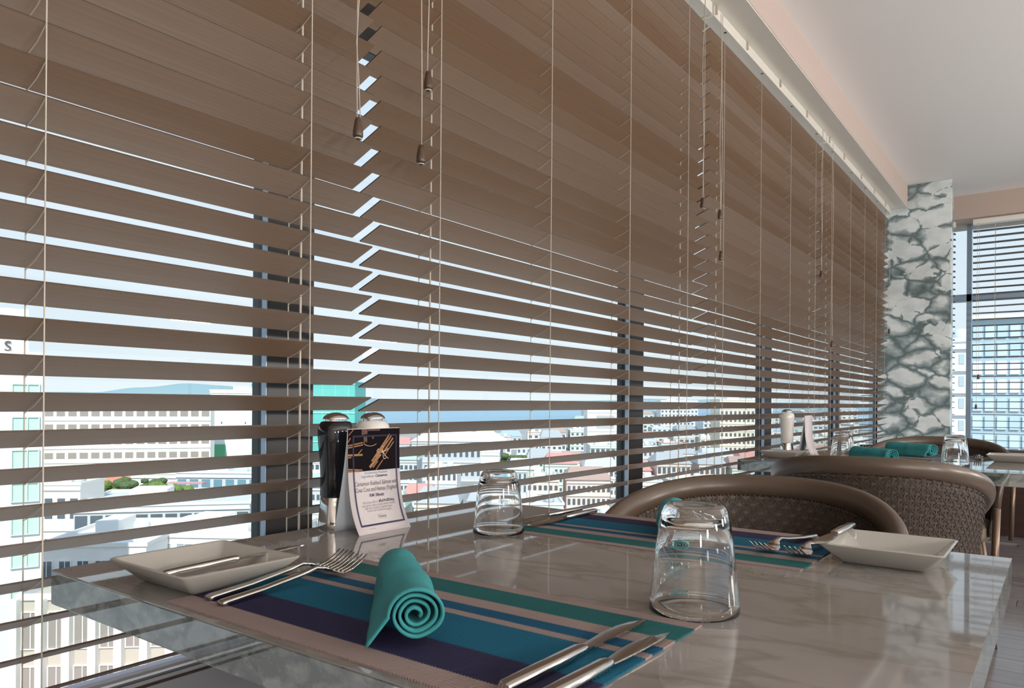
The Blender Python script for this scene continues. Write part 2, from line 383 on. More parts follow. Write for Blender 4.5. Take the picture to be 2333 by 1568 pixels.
def long_blind(y0, y1, label, ladders, lift, dz=0., tassels=()):
    t = thing('venetian_blind', label, 'blind', (XB, y0, 0), 0, None)
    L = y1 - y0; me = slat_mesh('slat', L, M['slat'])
    ca, sa = math.cos(TILT), math.sin(TILT)
    zs = []
    k = 29
    while True:
        z = Z0 + dz + PITCH * k
        if z < .955 - .37: break
        zs.append(z); k -= 1
    for z in zs:
        jt = random.uniform(-.008, .008)
        linked('slat', me, t, (0, random.uniform(-.0008, .0008), z), (random.uniform(-.0006, .0006), -(TILT + jt), 0))
    hr = MB().box((-.062, 0, 2.310), (.014, L, 2.349)).build('headrail', M['rail_white'], t, bevel=.002)
    for y in ladders:
        MB().lathe([(0, -.0012), (.005, -.0012), (.005, 0), (0, 0)], (.002, y - y0, 2.310), 10).build('cord_hole', M['dark'], hr)
        MB().box((.0142, y - y0 + .19, 2.318), (.022, y - y0 + .196, 2.349)).build('bracket', M['cord'], hr)
    for y in ladders: ladder(t, y - y0, zs, ca, sa, lift=(y in lift))
    for (x, y, z, lp) in tassels: tassel(t, x - XB, y - y0, z, 2.312, random.random() * 6, lp)
    return t
# each panel of the long row, its ladders and pull cords
long_blind(-2.178, -.638, 'brown venetian blind of the long row, mostly behind the near end of the room', (-2.0, -1.6, -1.2, -.8), ())
long_blind(-.62, .920, 'leftmost brown venetian blind behind the pepper mill end of the near table', (-.44, -.032, .384, .7815), (.7815,), .001, [(-.958, .846, 1.395, True)])
long_blind(.938, 2.478, 'widest brown venetian blind behind the menu card and two tumblers', (1.098, 1.4966, 1.9045, 2.3125), (1.098, 2.3125), -.002, [(-.958, .999, 1.392, False), (-.958, 1.017, 1.535, False), (-.962, 2.345, 1.60, True)])
long_blind(2.496, 4.030, 'third brown venetian blind from the left, above the two chair backs', (2.6316, 3.046, 3.46, 3.884), (2.6316, 3.884), 0, [(-.962, 2.50, 1.594, False), (-.962, 2.512, 1.452, False), (-.962, 3.85, 1.58, True)])
long_blind(4.048, 5.82, 'farthest brown venetian blind, ending at the marble column', (4.207, 4.646, 5.03, 5.40, 5.70), (4.207,), .001, [(-.962, 4.075, 1.25, False), (-.955, 5.60, 1.44, False)])
def end_blind(x0, x1, label, ladders, tassels=()):
    t = thing('venetian_blind', label, 'blind', (x0, 6.42, 0)); L = x1 - x0
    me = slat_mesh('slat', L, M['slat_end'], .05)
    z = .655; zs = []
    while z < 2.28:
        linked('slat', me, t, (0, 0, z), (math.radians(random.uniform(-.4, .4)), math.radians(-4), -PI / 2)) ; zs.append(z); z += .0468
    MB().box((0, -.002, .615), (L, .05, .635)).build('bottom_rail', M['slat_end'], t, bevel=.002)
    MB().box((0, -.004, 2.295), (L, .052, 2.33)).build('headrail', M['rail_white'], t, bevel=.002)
    for x in ladders:
        b = MB(); x -= x0
        for yy in (-.002, .052): b.box((x - .001, yy - .001, .63), (x + .001, yy + .001, 2.3))
        for q in zs: b.box((x - .001, 0, q - .002), (x + .001, .05, q - .001))
        b.build('ladder_cord', M['cord'], t)
    for (x, z) in tassels: tassel(t, x - x0, -.02, z, 2.30)
    return t
end_blind(-1.30, -.6515, 'narrow venetian blind of the end window, half hidden behind the marble column', (-1.1, -.72))
end_blind(-.539, 1.15, 'wide venetian blind with thin dark slats over the end window', (-.40, 0, .4, .8), ((-.497, 1.15), (-.510, .93)))

# ------------------------------------------------------------------ tables
def marble_table(label, y0, y1):
    t = thing('dining_table', label, 'table', (-.5005, (y0 + y1) / 2, 0))
    hx = .4485; hy = (y1 - y0) / 2
    top = MB().box((-hx, -hy, .7485), (hx, hy, .75)).build('table_top', M['table'], t, label='polished white and grey marble face')
    MB().box((-hx, -hy, .71), (hx, hy, .7485)).build('table_edge', M['edge'], t, bevel=.0012, label='grey green veined marble edge')
    MB().lathe([(0, .03), (.03, .03), (.03, .70), (.05, .71), (0, .71)], (0, 0, 0), 24).build('pedestal', M['leg'], t, smooth=True, autosmooth=40)
    MB().box((-.25, -.25, 0), (.25, .25, .03)).build('foot_plate', M['leg'], t, bevel=.005)
    MB().box((-.2, -.2, .70), (.2, .2, .7099)).build('mounting_plate', M['leg'], t)
marble_table('near marble topped table with two place settings and a menu card', .374, 1.176)
marble_table('far marble topped table beside the marble column with two teal napkins', 2.655, 3.455)
TZ = .75

def placemat(label, m, cx, cy, rot=0, sx=.225, z=TZ):
    b = MB(); b.box((-sx, -.127, 0), (sx, .127, .0016))
    o = b.build('placemat', m, loc=(cx, cy, z), rotz=rot); tag(o, label, 'placemat', 'striped placemats on the marble tables'); return o
placemat('striped teal and navy placemat under the nearest rolled napkin', M['mat_near'], -.484, .510)
placemat('striped teal and navy placemat on the far side of the near table, behind both tumblers', M['mat_far'], -.476, 1.044)
placemat('striped placemat on the near side of the far table by the marble column', M['mat_near'], -.49, 2.80)
placemat('striped placemat on the farthest side of the far table by the marble column', M['mat_far'], -.48, 3.32)

# ------------------------------------------------------------------ plates
def plate(label, x0, x1, y0, y1, z=TZ, rot=0):
    cx, cy = (x0 + x1) / 2, (y0 + y1) / 2
    t = thing('bread_plate', label, 'plate', (cx, cy, z), rot, 'rectangular white bread plates'); hx, hy = (x1 - x0) / 2, (y1 - y0) / 2
    def ring(ax, ay, z, r):
        pts = []
        for (sx_, sy_, a0) in ((1, 1, 0), (-1, 1, PI / 2), (-1, -1, PI), (1, -1, 1.5 * PI)):
            for k in range(5):
                a = a0 + PI / 2 * k / 4; pts.append((sx_ * (ax - r) + r * math.cos(a), sy_ * (ay - r) + r * math.sin(a), z))
        return pts
    b = MB()
    rows = [ring(hx - .026, hy - .026, 0, .004), ring(hx - .022, hy - .022, .002, .005), ring(hx, hy, .0235, .006), ring(hx + .0008, hy + .0008, .0250, .006), ring(hx - .0012, hy - .0012, .0262, .006), ring(hx - .0035, hy - .0035, .0250, .006),
            ring(hx - .020, hy - .020, .0085, .006), ring(hx - .026, hy - .026, .0065, .006)]
    V = b.grid(rows, close=True); b.bm.faces.new(V[0][::-1]); b.bm.faces.new(V[-1])
    b.build('plate_body', M['plate'], t, smooth=True, autosmooth=60)
    return t
plate('white rectangular bread plate with a butter knife, at the left corner of the near table', -.840, -.687, .389, .528)
plate('white rectangular bread plate at the right end of the near table behind the big tumbler', -.247, -.108, .982, 1.120)
plate('white rectangular bread plate at the left corner of the far table beside the white mill', -.915, -.775, 2.79, 2.93)
plate('white rectangular bread plate at the right end of the far table', -.22, -.07, 3.16, 3.31)

# ------------------------------------------------------------------ cutlery
def sweep(b, st):          # st: list of (s, z, halfwidth, halfthick, x)
    rows = []
    for (s, z, w, h, x) in st:
        rows.append([(x + w * math.copysign(abs(math.cos(a)) ** .6, math.cos(a)), s, z + h * math.copysign(abs(math.sin(a)) ** .6, math.sin(a))) for a in [2 * PI * k / 12 for k in range(12)]])
    V = b.grid(rows, close=True); b.bm.faces.new(V[0][::-1]); b.bm.faces.new(V[-1])
def fork_proto(label, loc, ang, L=.19, handle_z=.0):
    t = thing('fork', label, 'fork', loc, ang, 'steel forks on the marble tables')
    b = MB()
    sweep(b, [(0, .0030, .0055, .0022, 0), (.004, .0035, .0062, .0028, 0), (.05, .006, .0054, .0026, 0), (.10, .011, .0042, .0024, 0), (.122, .0145, .0034, .0022, 0), (.134, .0125, .0045, .0018, 0), (.141, .0095, .0085, .0014, 0)])
    b.build('handle', M['steel'], t, smooth=True)
    b = MB()
    sweep(b, [(.139, .0100, .0070, .0015, 0), (.146, .0065, .0112, .0011, 0), (.153, .0045, .0122, .0009, 0), (.158, .0042, .0124, .0009, 0)])
    for k in range(4):
        x = (k - 1.5) * .0066
        sweep(b, [(.156, .0042, .0021, .0009, x), (.170, .0065, .0019, .0009, x), (.182, .0115, .0016, .0008, x), (.193, .0185, .0010, .0006, x)])
    b.build('tines', M['steel'], t, smooth=True)
    return t
def knife_proto(label, loc, ang, s=1.0):
    t = thing('knife', label, 'knife', loc, ang, 'steel knives on the marble tables')
    b = MB()
    st = [(0, .0045, .0050, .0030, 0), (.004, .0047, .0066, .0040, 0), (.05, .0047, .0068, .0042, 0), (.098, .0047, .0062, .0040, 0), (.104, .0047, .0050, .0032, 0)]
    sweep(b, [(a * s, z, w, h, x) for a, z, w, h, x in st]); b.build('handle', M['steel'], t, smooth=True, autosmooth=50)
    b = MB()
    out = [(.102, -.0045, .0045), (.108, -.0058, .0052), (.125, -.0080, .0062), (.150, -.0098, .0070), (.175, -.0092, .0072), (.192, -.0055, .0070), (.203, .0010, .0062), (.2065, .0050, .0056)]
    rows = []
    for (y, xa, xb) in out:
        rows.append([(xa, y * s, .0036), ((xa + xb) / 2, y * s, .0050), (xb, y * s, .0052), (xb, y * s, .0038), ((xa + xb) / 2, y * s, .0034)])
    V = b.grid(rows, close=True); b.bm.faces.new(V[0][::-1]); b.bm.faces.new(V[-1])
    b.build('blade', M['steel'], t, smooth=True, autosmooth=30)
    return t
def dirang(x0, y0, x1, y1): return math.atan2(-(x1 - x0), y1 - y0)
MZ = TZ + .0018
fork_proto('steel fork lying beside the bread plate, left one of the pair by the nearest napkin', (-.676, .408, MZ), .10)
fork_proto('steel fork closest to the nearest rolled napkin, right one of its pair', (-.648, .404, MZ), .09)
knife_proto('nearest steel table knife, left of the pair at the right end of the near placemat', (-.303, .400, MZ), .0)
knife_proto('nearest steel table knife, rightmost of the pair at the right end of the near placemat', (-.272, .392, MZ), -.01, .92)
knife_proto('steel knife on the far placemat, window side of the pair behind the small tumbler', (-.708, 1.165, MZ), PI - .03)
knife_proto('steel knife on the far placemat, room side of the pair behind the small tumbler', (-.677, 1.165, MZ), PI + .01)
fork_proto('steel fork on the far placemat, left one of the pair behind the big tumbler', (-.296, 1.158, MZ), PI - .12)
fork_proto('steel fork on the far placemat, right one of the pair beside the right bread plate', (-.262, 1.155, MZ), PI - .06)
def butter_knife(label, loc, ang, pitch):
    t = knife_proto(label, loc, ang, .78); t['group'] = 'butter knives on the bread plates'; t.rotation_euler = (pitch, 0, ang); return t
butter_knife('small butter knife lying across the left bread plate of the near table', (-.768, .412, .7595), -.18, .075)
butter_knife('small butter knife balanced on the rim of the right bread plate', (-.236, 1.118, .7775), PI - .05, -.02)
knife_proto('steel knife on the far table, left of the right tumbler', (-.30, 2.70, MZ), 0)
knife_proto('steel knife on the far table, right of the right tumbler', (-.262, 2.69, MZ), 0)
fork_proto('steel fork on the far table, left one of the pair beside its left bread plate', (-.735, 2.685, MZ), .0)
fork_proto('steel fork on the far table, right one of the pair beside its left bread plate', (-.695, 2.68, MZ), .0)
fork_proto('steel fork on the farthest placemat beside the right bread plate', (-.25, 3.40, MZ), PI)
knife_proto('steel knife on the farthest placemat beside the left tumbler', (-.70, 3.41, MZ), PI)

# ------------------------------------------------------------------ tumblers
def tumbler(label, x, y, s=1.0, z=TZ):
    # upside down: mouth on the table, thick base on top
    prof = [(.0405, 0), (.0425, 0), (.0432, .0015), (.0428, .006), (.0405, .030), (.0375, .058), (.0345, .080), (.0315, .094), (.0290, .1000), (.0255, .1030), (.0215, .1022), (.0205, .0995), (.016, .0982), (0, .0975)]
    inn = [(0, .0885), (.018, .0882), (.0255, .0860), (.0300, .0800), (.0342, .0640), (.0372, .040), (.0398, .012), (.0405, 0)]
    b = MB(); b.lathe([(r * s, z_ * s) for r, z_ in prof + inn], (0, 0, 0), 64)
    bmesh.ops.remove_doubles(b.bm, verts=b.bm.verts, dist=1e-6)
    o = b.build('glass_tumbler', M['glass'], smooth=True, loc=(x, y, z + .0003))
    tag(o, label, 'glass', 'upturned glass tumblers on the marble tables')
tumbler('large upturned glass tumbler standing nearest, just beyond the corner of the near placemat', -.2855, .6824)
tumbler('smaller looking upturned glass tumbler between the menu card and the far placemat', -.697, .905, .92)
tumbler('upturned glass tumbler on the far table, left of its teal napkins', -.655, 2.945)
tumbler('upturned glass tumbler on the far table, right of its teal napkins', -.288, 2.88)

# ------------------------------------------------------------------ mills
def mill(label, body, x, y, z=TZ):
    t = thing('pepper_mill', label, 'mill', (x, y, z), 0, 'tall pepper and salt mills')
    MB().lathe([(0, 0), (.0262, 0), (.0272, .003), (.0262, .012), (.0238, .036), (.0232, .048), (.0222, .050), (0, .050)], seg=40).build('steel_base', M['steel'], t, smooth=True, autosmooth=50)
    MB().lathe([(0, .050), (.0232, .050), (.0236, .053), (.0232, .080), (.0248, .110), (.0272, .135), (.0282, .150), (.0272, .160), (.0235, .167), (.0200, .1685), (0, .1685)], seg=40).build('body', body, t, smooth=True, autosmooth=60)
    MB().lathe([(0, .1685), (.0165, .1685), (.0165, .1710), (.0205, .1712), (.0208, .1722), (.0190, .1755), (.0140, .1795), (.0070, .1818), (0, .1824)], seg=40).build('cap', M['steel'], t, smooth=True, autosmooth=50)
    return t
mill('black lacquered pepper mill with steel base, beside the menu card', M['black'], -.9235, .7745)
mill('white salt mill standing behind the menu card on the near table', M['whitelac'], -.9240, .8530)
mill('white salt mill on the far table', M['whitelac'], -.870, 2.985)
mill('black pepper mill on the far table, behind the white mill', M['black'], -.895, 3.075)

# ------------------------------------------------------------------ menu cards
def card_surface(x0, W, full=True):
    prof = []
    P = [Vector((0.0, 0.0)), Vector((-.020, .028)), Vector((-.026, .065)), Vector((-.0265, .157))]
    P0, P1, P2, P3 = Vector((0, 0)), Vector((-.022, .030)), Vector((-.029, .075)), Vector((-.0275, .1575))
    N = 24; pts = []
    for i in range(N + 1):
        t = i / N; pts.append(P0 * (1 - t) ** 3 + P1 * 3 * t * (1 - t) ** 2 + P2 * 3 * t * t * (1 - t) + P3 * t ** 3)
    ls = [0]
    for a, b in zip(pts, pts[1:]): ls.append(ls[-1] + (b - a).length)
    tot = ls[-1]
    def f(u, v, eps=0.):          # u 0..1 across (to +Y), v 0..1 up the card, eps off the face
        if eps: eps = eps + .0004
        s = max(0, min(1, v)) * tot
        i = 0
        while i < N - 1 and ls[i + 1] < s: i += 1
        k = (s - ls[i]) / (ls[i + 1] - ls[i]); p = pts[i].lerp(pts[i + 1], k); d = (pts[i + 1] - pts[i]).normalized()
        n = Vector((d.y, -d.x))
        return (p.x + n.x * eps, u * W, p.y + n.y * eps)
    return f, tot
def menu_card(label, x, y, W=.108, rot=0, printed=True):
    t = thing('menu_card', label, 'card', (x, y, TZ), rot, 'tent menu cards')
    f, tot = card_surface(0, W)
    b = MB(); b.grid([[f(u / 2, v / 24) for u in range(3)] for v in range(25)])
    fr = b.build('front_panel', M['paper'], t, smooth=True)
    so_ = fr.modifiers.new('th', 'SOLIDIFY'); so_.thickness = .0006; so_.offset = 0
    b = MB(); xt = f(0, 1)[0] - .0004
    rows = []
    for i in range(13):
        k = i / 12; rows.append([(xt - .001 - .029 * (1 - k) ** 1.4 * (1 if k < 1 else 0), u * W, .1575 * k) for u in (0, .5, 1)])
    b.grid(rows); bk = b.build('back_panel', M['paperback'], t, smooth=True)
    so_ = bk.modifiers.new('th', 'SOLIDIFY'); so_.thickness = .0006
    b = MB(); b.tube([(xt - .0008, 0, .1575), (xt - .0008, W, .1575)], .0008, 6); b.build('fold', M['paper'], t)
    if not printed: return t
    def patch(name, m, polys, eps, par=fr, lab=None):
        b = MB()
        for pl in polys: b.poly([f(u, v, eps) for u, v in pl])
        return b.build(name, m, par, label=lab)
    def band(u0, v0, u1, v1, n=14, ):  # rectangle cut into strips so that it follows the curve
        r = []
        for i in range(n): a, c = v0 + (v1 - v0) * i / n, v0 + (v1 - v0) * (i + 1) / n; r.append([(u0, a), (u1, a), (u1, c), (u0, c)])
        return r
    def stroke(pts, w, asp=W / tot):
        r = []
        for (a, b_) in zip(pts, pts[1:]):
            dx, dy = (b_[0] - a[0]) * W, (b_[1] - a[1]) * tot; l = math.hypot(dx, dy) or 1; nx, ny = -dy / l * w / 2 / W, dx / l * w / 2 / tot
            r.append([(a[0] - nx, a[1] - ny), (b_[0] - nx, b_[1] - ny), (b_[0] + nx, b_[1] + ny), (a[0] + nx, a[1] + ny)])
        return r
    vp = .60                          # lower edge of the photograph
    patch('photo_print', M['photo'], band(0, vp, 1, 1, 8), .0002, lab='dark photograph of tied cinnamon sticks')
    # frame lines
    lw = .028; fl_ = []
    fl_ += band(.085, .085, .085 + lw, vp, 20) + band(.915, .085, .915 + lw, vp, 20) + band(.085, .075, .915 + lw, .093, 1)
    patch('frame_line', M['navyink'], fl_, .0003, lab='navy border line')
    M.setdefault('navyfaint', mat('faint_navy_ink', (.010, .008, .030), .8))
    patch('frame_line', M['navyfaint'], band(.085, vp, .085 + lw, .94, 6) + band(.915, vp, .915 + lw, .94, 6) + band(.085, .925, .915 + lw, .94, 1), .00045)
    # photograph: map pixel of the print (0..1, 0..1 from its top left) to the card
    def q(x, y): return (x, 1 - (1 - vp) * y)
    cs = []
    for a, b_, w in (((.44, .78), (.80, .14), .0045), ((.47, .80), (.845, .16), .0040), ((.40, .92), (.62, .62), .0075), ((.66, .60), (.865, .24), .0045), ((.68, .68), (.88, .33), .0028), ((.52, .99), (.66, .76), .0026), ((.46, .93), (.56, .78), .003),
                      ((.0, .38), (.27, .32), .0030), ((.0, .43), (.28, .37), .0030), ((.0, .60), (.27, .61), .0048), ((.0, .66), (.06, .65), .0030), ((.19, .58), (.26, .48), .0025), ((.01, .14), (.10, .0), .0025), ((.0, .30), (.045, .20), .0028), ((.0, .93), (.26, .97), .0035), ((.0, .98), (.20, .995), .003), ((.52, .68), (.76, .30), .005)):
        cs += stroke([q(*a), q(*b_)], w * .62)
    patch('cinnamon_print', M['cinnamon'], cs, .0004)
    patch('amber_print', M['amber'], [[q(.25, 0), q(.36, 0), q(.36, .12), q(.25, .14)], [q(.29, .15), q(.35, .15), q(.36, .32), q(.29, .30)], [q(.37, 0), q(.60, 0), q(.60, .05), q(.37, .05)], [q(.45, .16), q(.48, .16), q(.48, .24), q(.45, .24)]], .0003)
    arc = [q(.29 + .13 * (1 - math.cos(a)) , .31 + .10 * math.sin(a)) for a in [PI * k / 12 for k in range(11)]]
    tw = stroke(arc, .0007)
    c0 = (.66, .57)
    for pts in (((.56, .58), (.60, .585), c0, (.72, .54), (.77, .49)), (c0, (.60, .50), (.57, .49), (.545, .53), (.55, .58)), (c0, (.64, .50), (.62, .44)), (c0, (.66, .47), (.655, .41)), (c0, (.665, .70), (.68, .74), (.72, .73)), (c0, (.70, .64), (.73, .70), (.77, .735))):
        tw += stroke([q(*p) for p in pts], .0011)
    patch('twine_print', M['twine'], tw, .0005)
    # words
    dg = bpy.context.evaluated_depsgraph_get()
    def text(s, u, v, size, m, align='CENTER', xs=1.0, shear=0., bold=0., name='lettering'):
        cu = bpy.data.curves.new('t', 'FONT'); cu.body = s; cu.size = size; cu.align_x = align; cu.resolution_u = 2; cu.shear = shear; cu.offset = bold
        ob = bpy.data.objects.new('t', cu); COL.objects.link(ob); bpy.context.view_layer.update()
        me = bpy.data.meshes.new_from_object(ob.evaluated_get(bpy.context.evaluated_depsgraph_get()))
        bpy.data.objects.remove(ob)
        for vv in me.vertices:
            vv.co = f(u + vv.co.x * xs / W, v + vv.co.y / tot, .0004)
        me.materials.clear(); me.materials.append(m)
        o = bpy.data.objects.new(name, me); COL.objects.link(o); o.parent = fr; return o
    text('Restaurant Feature', .52, .570, .0062, M['blueink'], name='heading_lettering')
    text('Ingredient:', .485, .536, .0062, M['blueink'], 'RIGHT', name='heading_lettering')
    text('Cinnamon', .50, .536, .0062, M['navyink'], 'LEFT', bold=.0001, name='heading_lettering')
    text('Cinnamon Rubbed Salmon with', .52, .462, .0098, M['darkink'], xs=.72, shear=.12, name='dish_lettering')
    text('Cous Cous and Harissa (Yoghurt)', .52, .405, .0098, M['darkink'], xs=.66, shear=.12, name='dish_lettering')
    text('RM 38nett', .50, .352, .0070, M['navyink'], bold=.00012, name='price_lettering')
    text('Share your dish at', .50, .290, .0058, M['greyink'], 'RIGHT', xs=.72, name='small_lettering')
    text('#EatWellDining', .52, .292, .0066, M['darkink'], 'LEFT', xs=.78, bold=.0001, name='small_lettering')
    text('and stand a chance to win dinner vouchers', .52, .262, .0056, M['greyink'], xs=.72, name='small_lettering')
    text('with our cinnamon inspired menu', .50, .236, .0056, M['greyink'], xs=.74, name='small_lettering')
    text('Terms and conditions apply', .50, .210, .0056, M['greyink'], xs=.80, name='small_lettering')
    text('Volasse', .53, .145, .0066, M['darkink'], xs=.85, name='logo_lettering')
    patch('logo_frame', M['greyink'], band(.44, .136, .62, .138, 1) + band(.44, .176, .62, .178, 1), .0004)
    text('by the bay', .28, .042, .0030, M['greyink'], name='small_lettering')
    return t
menu_card('white tent menu card with a cinnamon photograph, in front of the white salt mill', -.8360, .7470)
menu_card('plain white tent menu card beside the white mill on the far table', -.775, 2.985, printed=False)

# ------------------------------------------------------------------ napkins
def napkin(label, a, b_, r0, r1, seed=0, flap=True, start=0.):
    a = Vector((a[0], a[1], 0)); b_ = Vector((b_[0], b_[1], 0)); d = (b_ - a); L = d.length
    t = thing('rolled_napkin', label, 'napkin', (a.x, a.y, MZ), math.atan2(d.y, d.x) - PI / 2, 'teal cloth napkins rolled on the placemats')
    rnd = random.Random(seed); turns = 3.6; N = 150; th = .0024
    M_ = 22
    rows = []
    for j in range(M_ + 1):
        f = j / M_; s = f * L; R = r0 + (r1 - r0) * f
        row = []
        for i in range(N + 1):
            g = i / N; ang = start + g * turns * 2 * PI
            rr = .0035 + (R - .0035 - th) * (g ** .85)
            wob = 1 + .15 * noise.noise(Vector((math.cos(ang) * .9 + seed, math.sin(ang) * .9, s * 22 + g * .6)))
            sag = 1 - .05 * max(0, -math.sin(ang))
            rr *= wob * (1 + .10 * noise.noise(Vector((g * 6, 3.1 + seed, .5))) * (1 - g))
            tw = (1 - g) * .5 * (.5 - f) * 0
            zz = R + rr * math.sin(ang + tw) * sag * .97
            edge = .0045 * noise.noise(Vector((g * 5, seed, 7))) * (1 if j in (0, M_) else 0) + (.006 * (1 - g) if j == 0 else 0)
            row.append((rr * math.cos(ang + tw), s + edge, max(.0005, zz)))
        if flap:          # outer end hangs away from the roll as a loose flap
            x, y, z = row[-1]
            ang = start + turns * 2 * PI
            for k in range(1, 7):
                q = k / 6; row.append((x - (.003 + .010 * f * 0 + .014 * (1 - f)) * q, y, max(.0008, z - (z - .0006) * q * .97 * (.9 if f < .5 else 1))))
        rows.append(row)
    b = MB(); b.grid(rows)
    o = b.build('cloth_roll', M['napkin'], t, smooth=True)
    s_ = o.modifiers.new('th', 'SOLIDIFY'); s_.thickness = th; s_.offset = 0
    return t
napkin('nearest rolled teal napkin lying across the near striped placemat', (-.415, .432), (-.568, .563), .0255, .0225, 1, True, PI - 3.6 * 2 * PI % (2 * PI))
napkin('rolled teal napkin seen through the big tumbler on the far placemat', (-.445, .985), (-.512, 1.135), .0245, .0245, 2, False)
napkin('rolled teal napkin in front on the far table', (-.455, 2.755), (-.60, 2.885), .027, .027, 3, True, PI - 3.6 * 2 * PI % (2 * PI))
napkin('rolled teal napkin farther back on the far table beside its right tumbler', (-.395, 3.235), (-.565, 3.355), .027, .027, 4, True, PI - 3.6 * 2 * PI % (2 * PI))

# ------------------------------------------------------------------ tub chairs of woven resin
def tub_chair(label, cx, cy, rot, a=.262, b_=.29, back=.785, arm=.655):
    """faces local -Y; the curved back stands at +Y"""
    t = thing('dining_chair', label, 'chair', (cx, cy, 0), rot, 'brown woven tub chairs')
    N = 48; A = math.radians(118)
    def zr(p): k = min(1, abs(p) / A); return back - (back - arm) * (k ** 2.2)
    def pl(p, off=0., z=None):
        k = 1.0
        if z is not None: k = .84 + .16 * min(1, (z - .42) / .36)
        x = (a * k + off) * math.copysign(abs(math.sin(p)) ** .85, math.sin(p)); y = (b_ * k + off) * math.cos(p)
        return x, y
    def P(p, v, off=0.):
        z = .42 + (zr(p) - .01 - .42) * v; x, y = pl(p, off, z); return (x, y, z)
    b = MB(); b.grid([[P(-A + 2 * A * i / N, j / 10) for i in range(N + 1)] for j in range(11)])
    sh = b.build('back_shell', M['weave'], t, smooth=True); s_ = sh.modifiers.new('th', 'SOLIDIFY'); s_.thickness = .006; s_.offset = 0
    # woven strands, proud on both faces
    b = MB(); nu, nv = 84, 22
    for off in (.0052, -.0052):
        for j in range(1, nv):
            rows = []
            for dv in (-.009, .009): rows.append([P(-A + 2 * A * i / nu, j / nv + dv, off + (.0012 if (i + j) % 2 else -.0006)) for i in range(nu + 1)])
            b.grid(rows)
        for i in range(1, nu):
            rows = []
            for dp in (-.006, .006): rows.append([P(-A + 2 * A * i / nu + dp, j / nv, off + (-.0006 if (i + j) % 2 else .0012)) for j in range(nv + 1)])
            b.grid(rows)
        for i in range(0, nu - nv, 2):
            for sgn in (1, -1):
                rows = []
                for dp in (-.006, .006): rows.append([P(-A + 2 * A * ((i + (j if sgn > 0 else nv - j))) / nu + dp, j / nv, off * 1.35) for j in range(nv + 1)])
                b.grid(rows)
    b.build('weave', M['weave'], sh, stuff=True)
    # broad rounded rim
    b = MB(); pts = [(*pl(-A + 2 * A * i / 60), zr(-A + 2 * A * i / 60)) for i in range(61)]
    x0, y0, z0 = pts[0]; pts = [(x0 * .93, y0 - .01, z0 - .16), (x0 * .97, y0 - .012, z0 - .07)] + pts + [(-x0 * .97, y0 - .012, z0 - .07), (-x0 * .93, y0 - .01, z0 - .16)]
    b.tube(pts, [.014] * 2 + [.0165] * 61 + [.014] * 2, 14, flat=1.45)
    b.build('rim', M['resin'], t, smooth=True)
    b = MB(); b.grid([[((a * .84 - .01) * r_ * math.copysign(abs(math.sin(2 * PI * i / 40)) ** .8, math.sin(2 * PI * i / 40)), (b_ * .84 - .01) * r_ * math.cos(2 * PI * i / 40), z) for i in range(40)] for r_, z in ((.02, .40), (.96, .40), (1, .42), (1, .45), (.95, .47), (.5, .478), (.02, .48))], close=True)
    b.build('seat_cushion', M['cushion'], t, smooth=True)
    for sx_ in (-1, 1):
        for sy_ in (-1, 1):
            xx, yy = sx_ * a * .68, sy_ * b_ * .62
            MB().tube([(xx * .9, yy * .9, .41), (xx * 1.25, yy * 1.2, 0)], [.013, .009], 10).build('leg', M['leg'], t, smooth=True)
    for sx_ in (-1, 1):
        p = A * .8 * sx_
        MB().tube([(pl(p)[0] + .02 * sx_, pl(p)[1], zr(p) - .03), (pl(p)[0] + .012 * sx_, pl(p)[1], .40)], .009, 8).build('side_strut', M['leg'], t, smooth=True)
    return t
tub_chair('brown woven tub chair facing the near table, directly behind the big tumbler', -.462, 1.315, math.radians(9), a=.252, back=.775)
tub_chair('brown woven tub chair with its back to the near table, at the far table', -.415, 2.275, math.radians(184), back=.80)
tub_chair('brown woven tub chair beyond the far table, behind the farther teal napkins', -.44, 3.66, math.radians(3))

# ------------------------------------------------------------------ added fill lamps that brighten the interior, unseen to the right
for i, (x, y) in enumerate(((2.6, -2.6), (2.6, -.8), (2.6, 1.0), (2.6, 2.8), (2.6, 4.6))):
    t = thing('fill_lamp', 'added globe fill lamp number %s from the back wall, out to the right' % ('one', 'two', 'three', 'four', 'five')[i], 'lamp', (x, y, 0), 0, 'added globe fill lamps')
    MB().lathe([(0, 0), (.16, 0), (.16, .015), (.015, .03), (.012, 1.22), (.05, 1.24), (0, 1.25)], seg=28).build('stand', M['leg'], t, smooth=True, autosmooth=40)
    o = MB().lathe([(.16 * math.sin(PI * k / 12), 1.40 - .16 * math.cos(PI * k / 12)) for k in range(13)], seg=28).build('fill_globe', M['globe'], t, smooth=True)

# ------------------------------------------------------------------ the town outside
GZ = -31.0
def ray(px, dist, y=None):
    """point outside at a forward distance along the direction that photo column px looks in"""
    u = (px - 1166) / 1686 * dist
    X = dist * FWD[0] + u * RGT[0]; Y = dist * FWD[1] + u * RGT[1]
    z = None if y is None else EYE - (y - 917.6 + (px - 1166) * .0077) / 1686 * dist
    return X, Y, z
C = {}
def paint(c, r=.8):
    k = tuple(c)
    if k not in C: C[k] = mat('paint_%d' % len(C), c, r)
    return C[k]
WHITE = (.80, .79, .76); CREAM = (.78, .72, .60); PALE = (.62, .68, .72); GREYC = (.45, .48, .50); RED = (.55, .25, .21); TEAL = (.12, .50, .46); DARKW = (.12, .15, .18)
M['winglass'] = mat('distant_window', (.10, .13, .16), .15)
M['greenglass'] = mat('green_curtained_window', (.50, .68, .60), .2)
M['asphalt'] = mat('street_ground', (.36, .36, .35), .9, var=((.02, .02, .02), (.28, .29, .28)))
M['sea'] = mat('sea_water', (.16, .33, .45), .35, bump=((.2, .2, .2), .3, .5))
M['hill'] = mat('hazy_hill', (.22, .34, .38), .95)
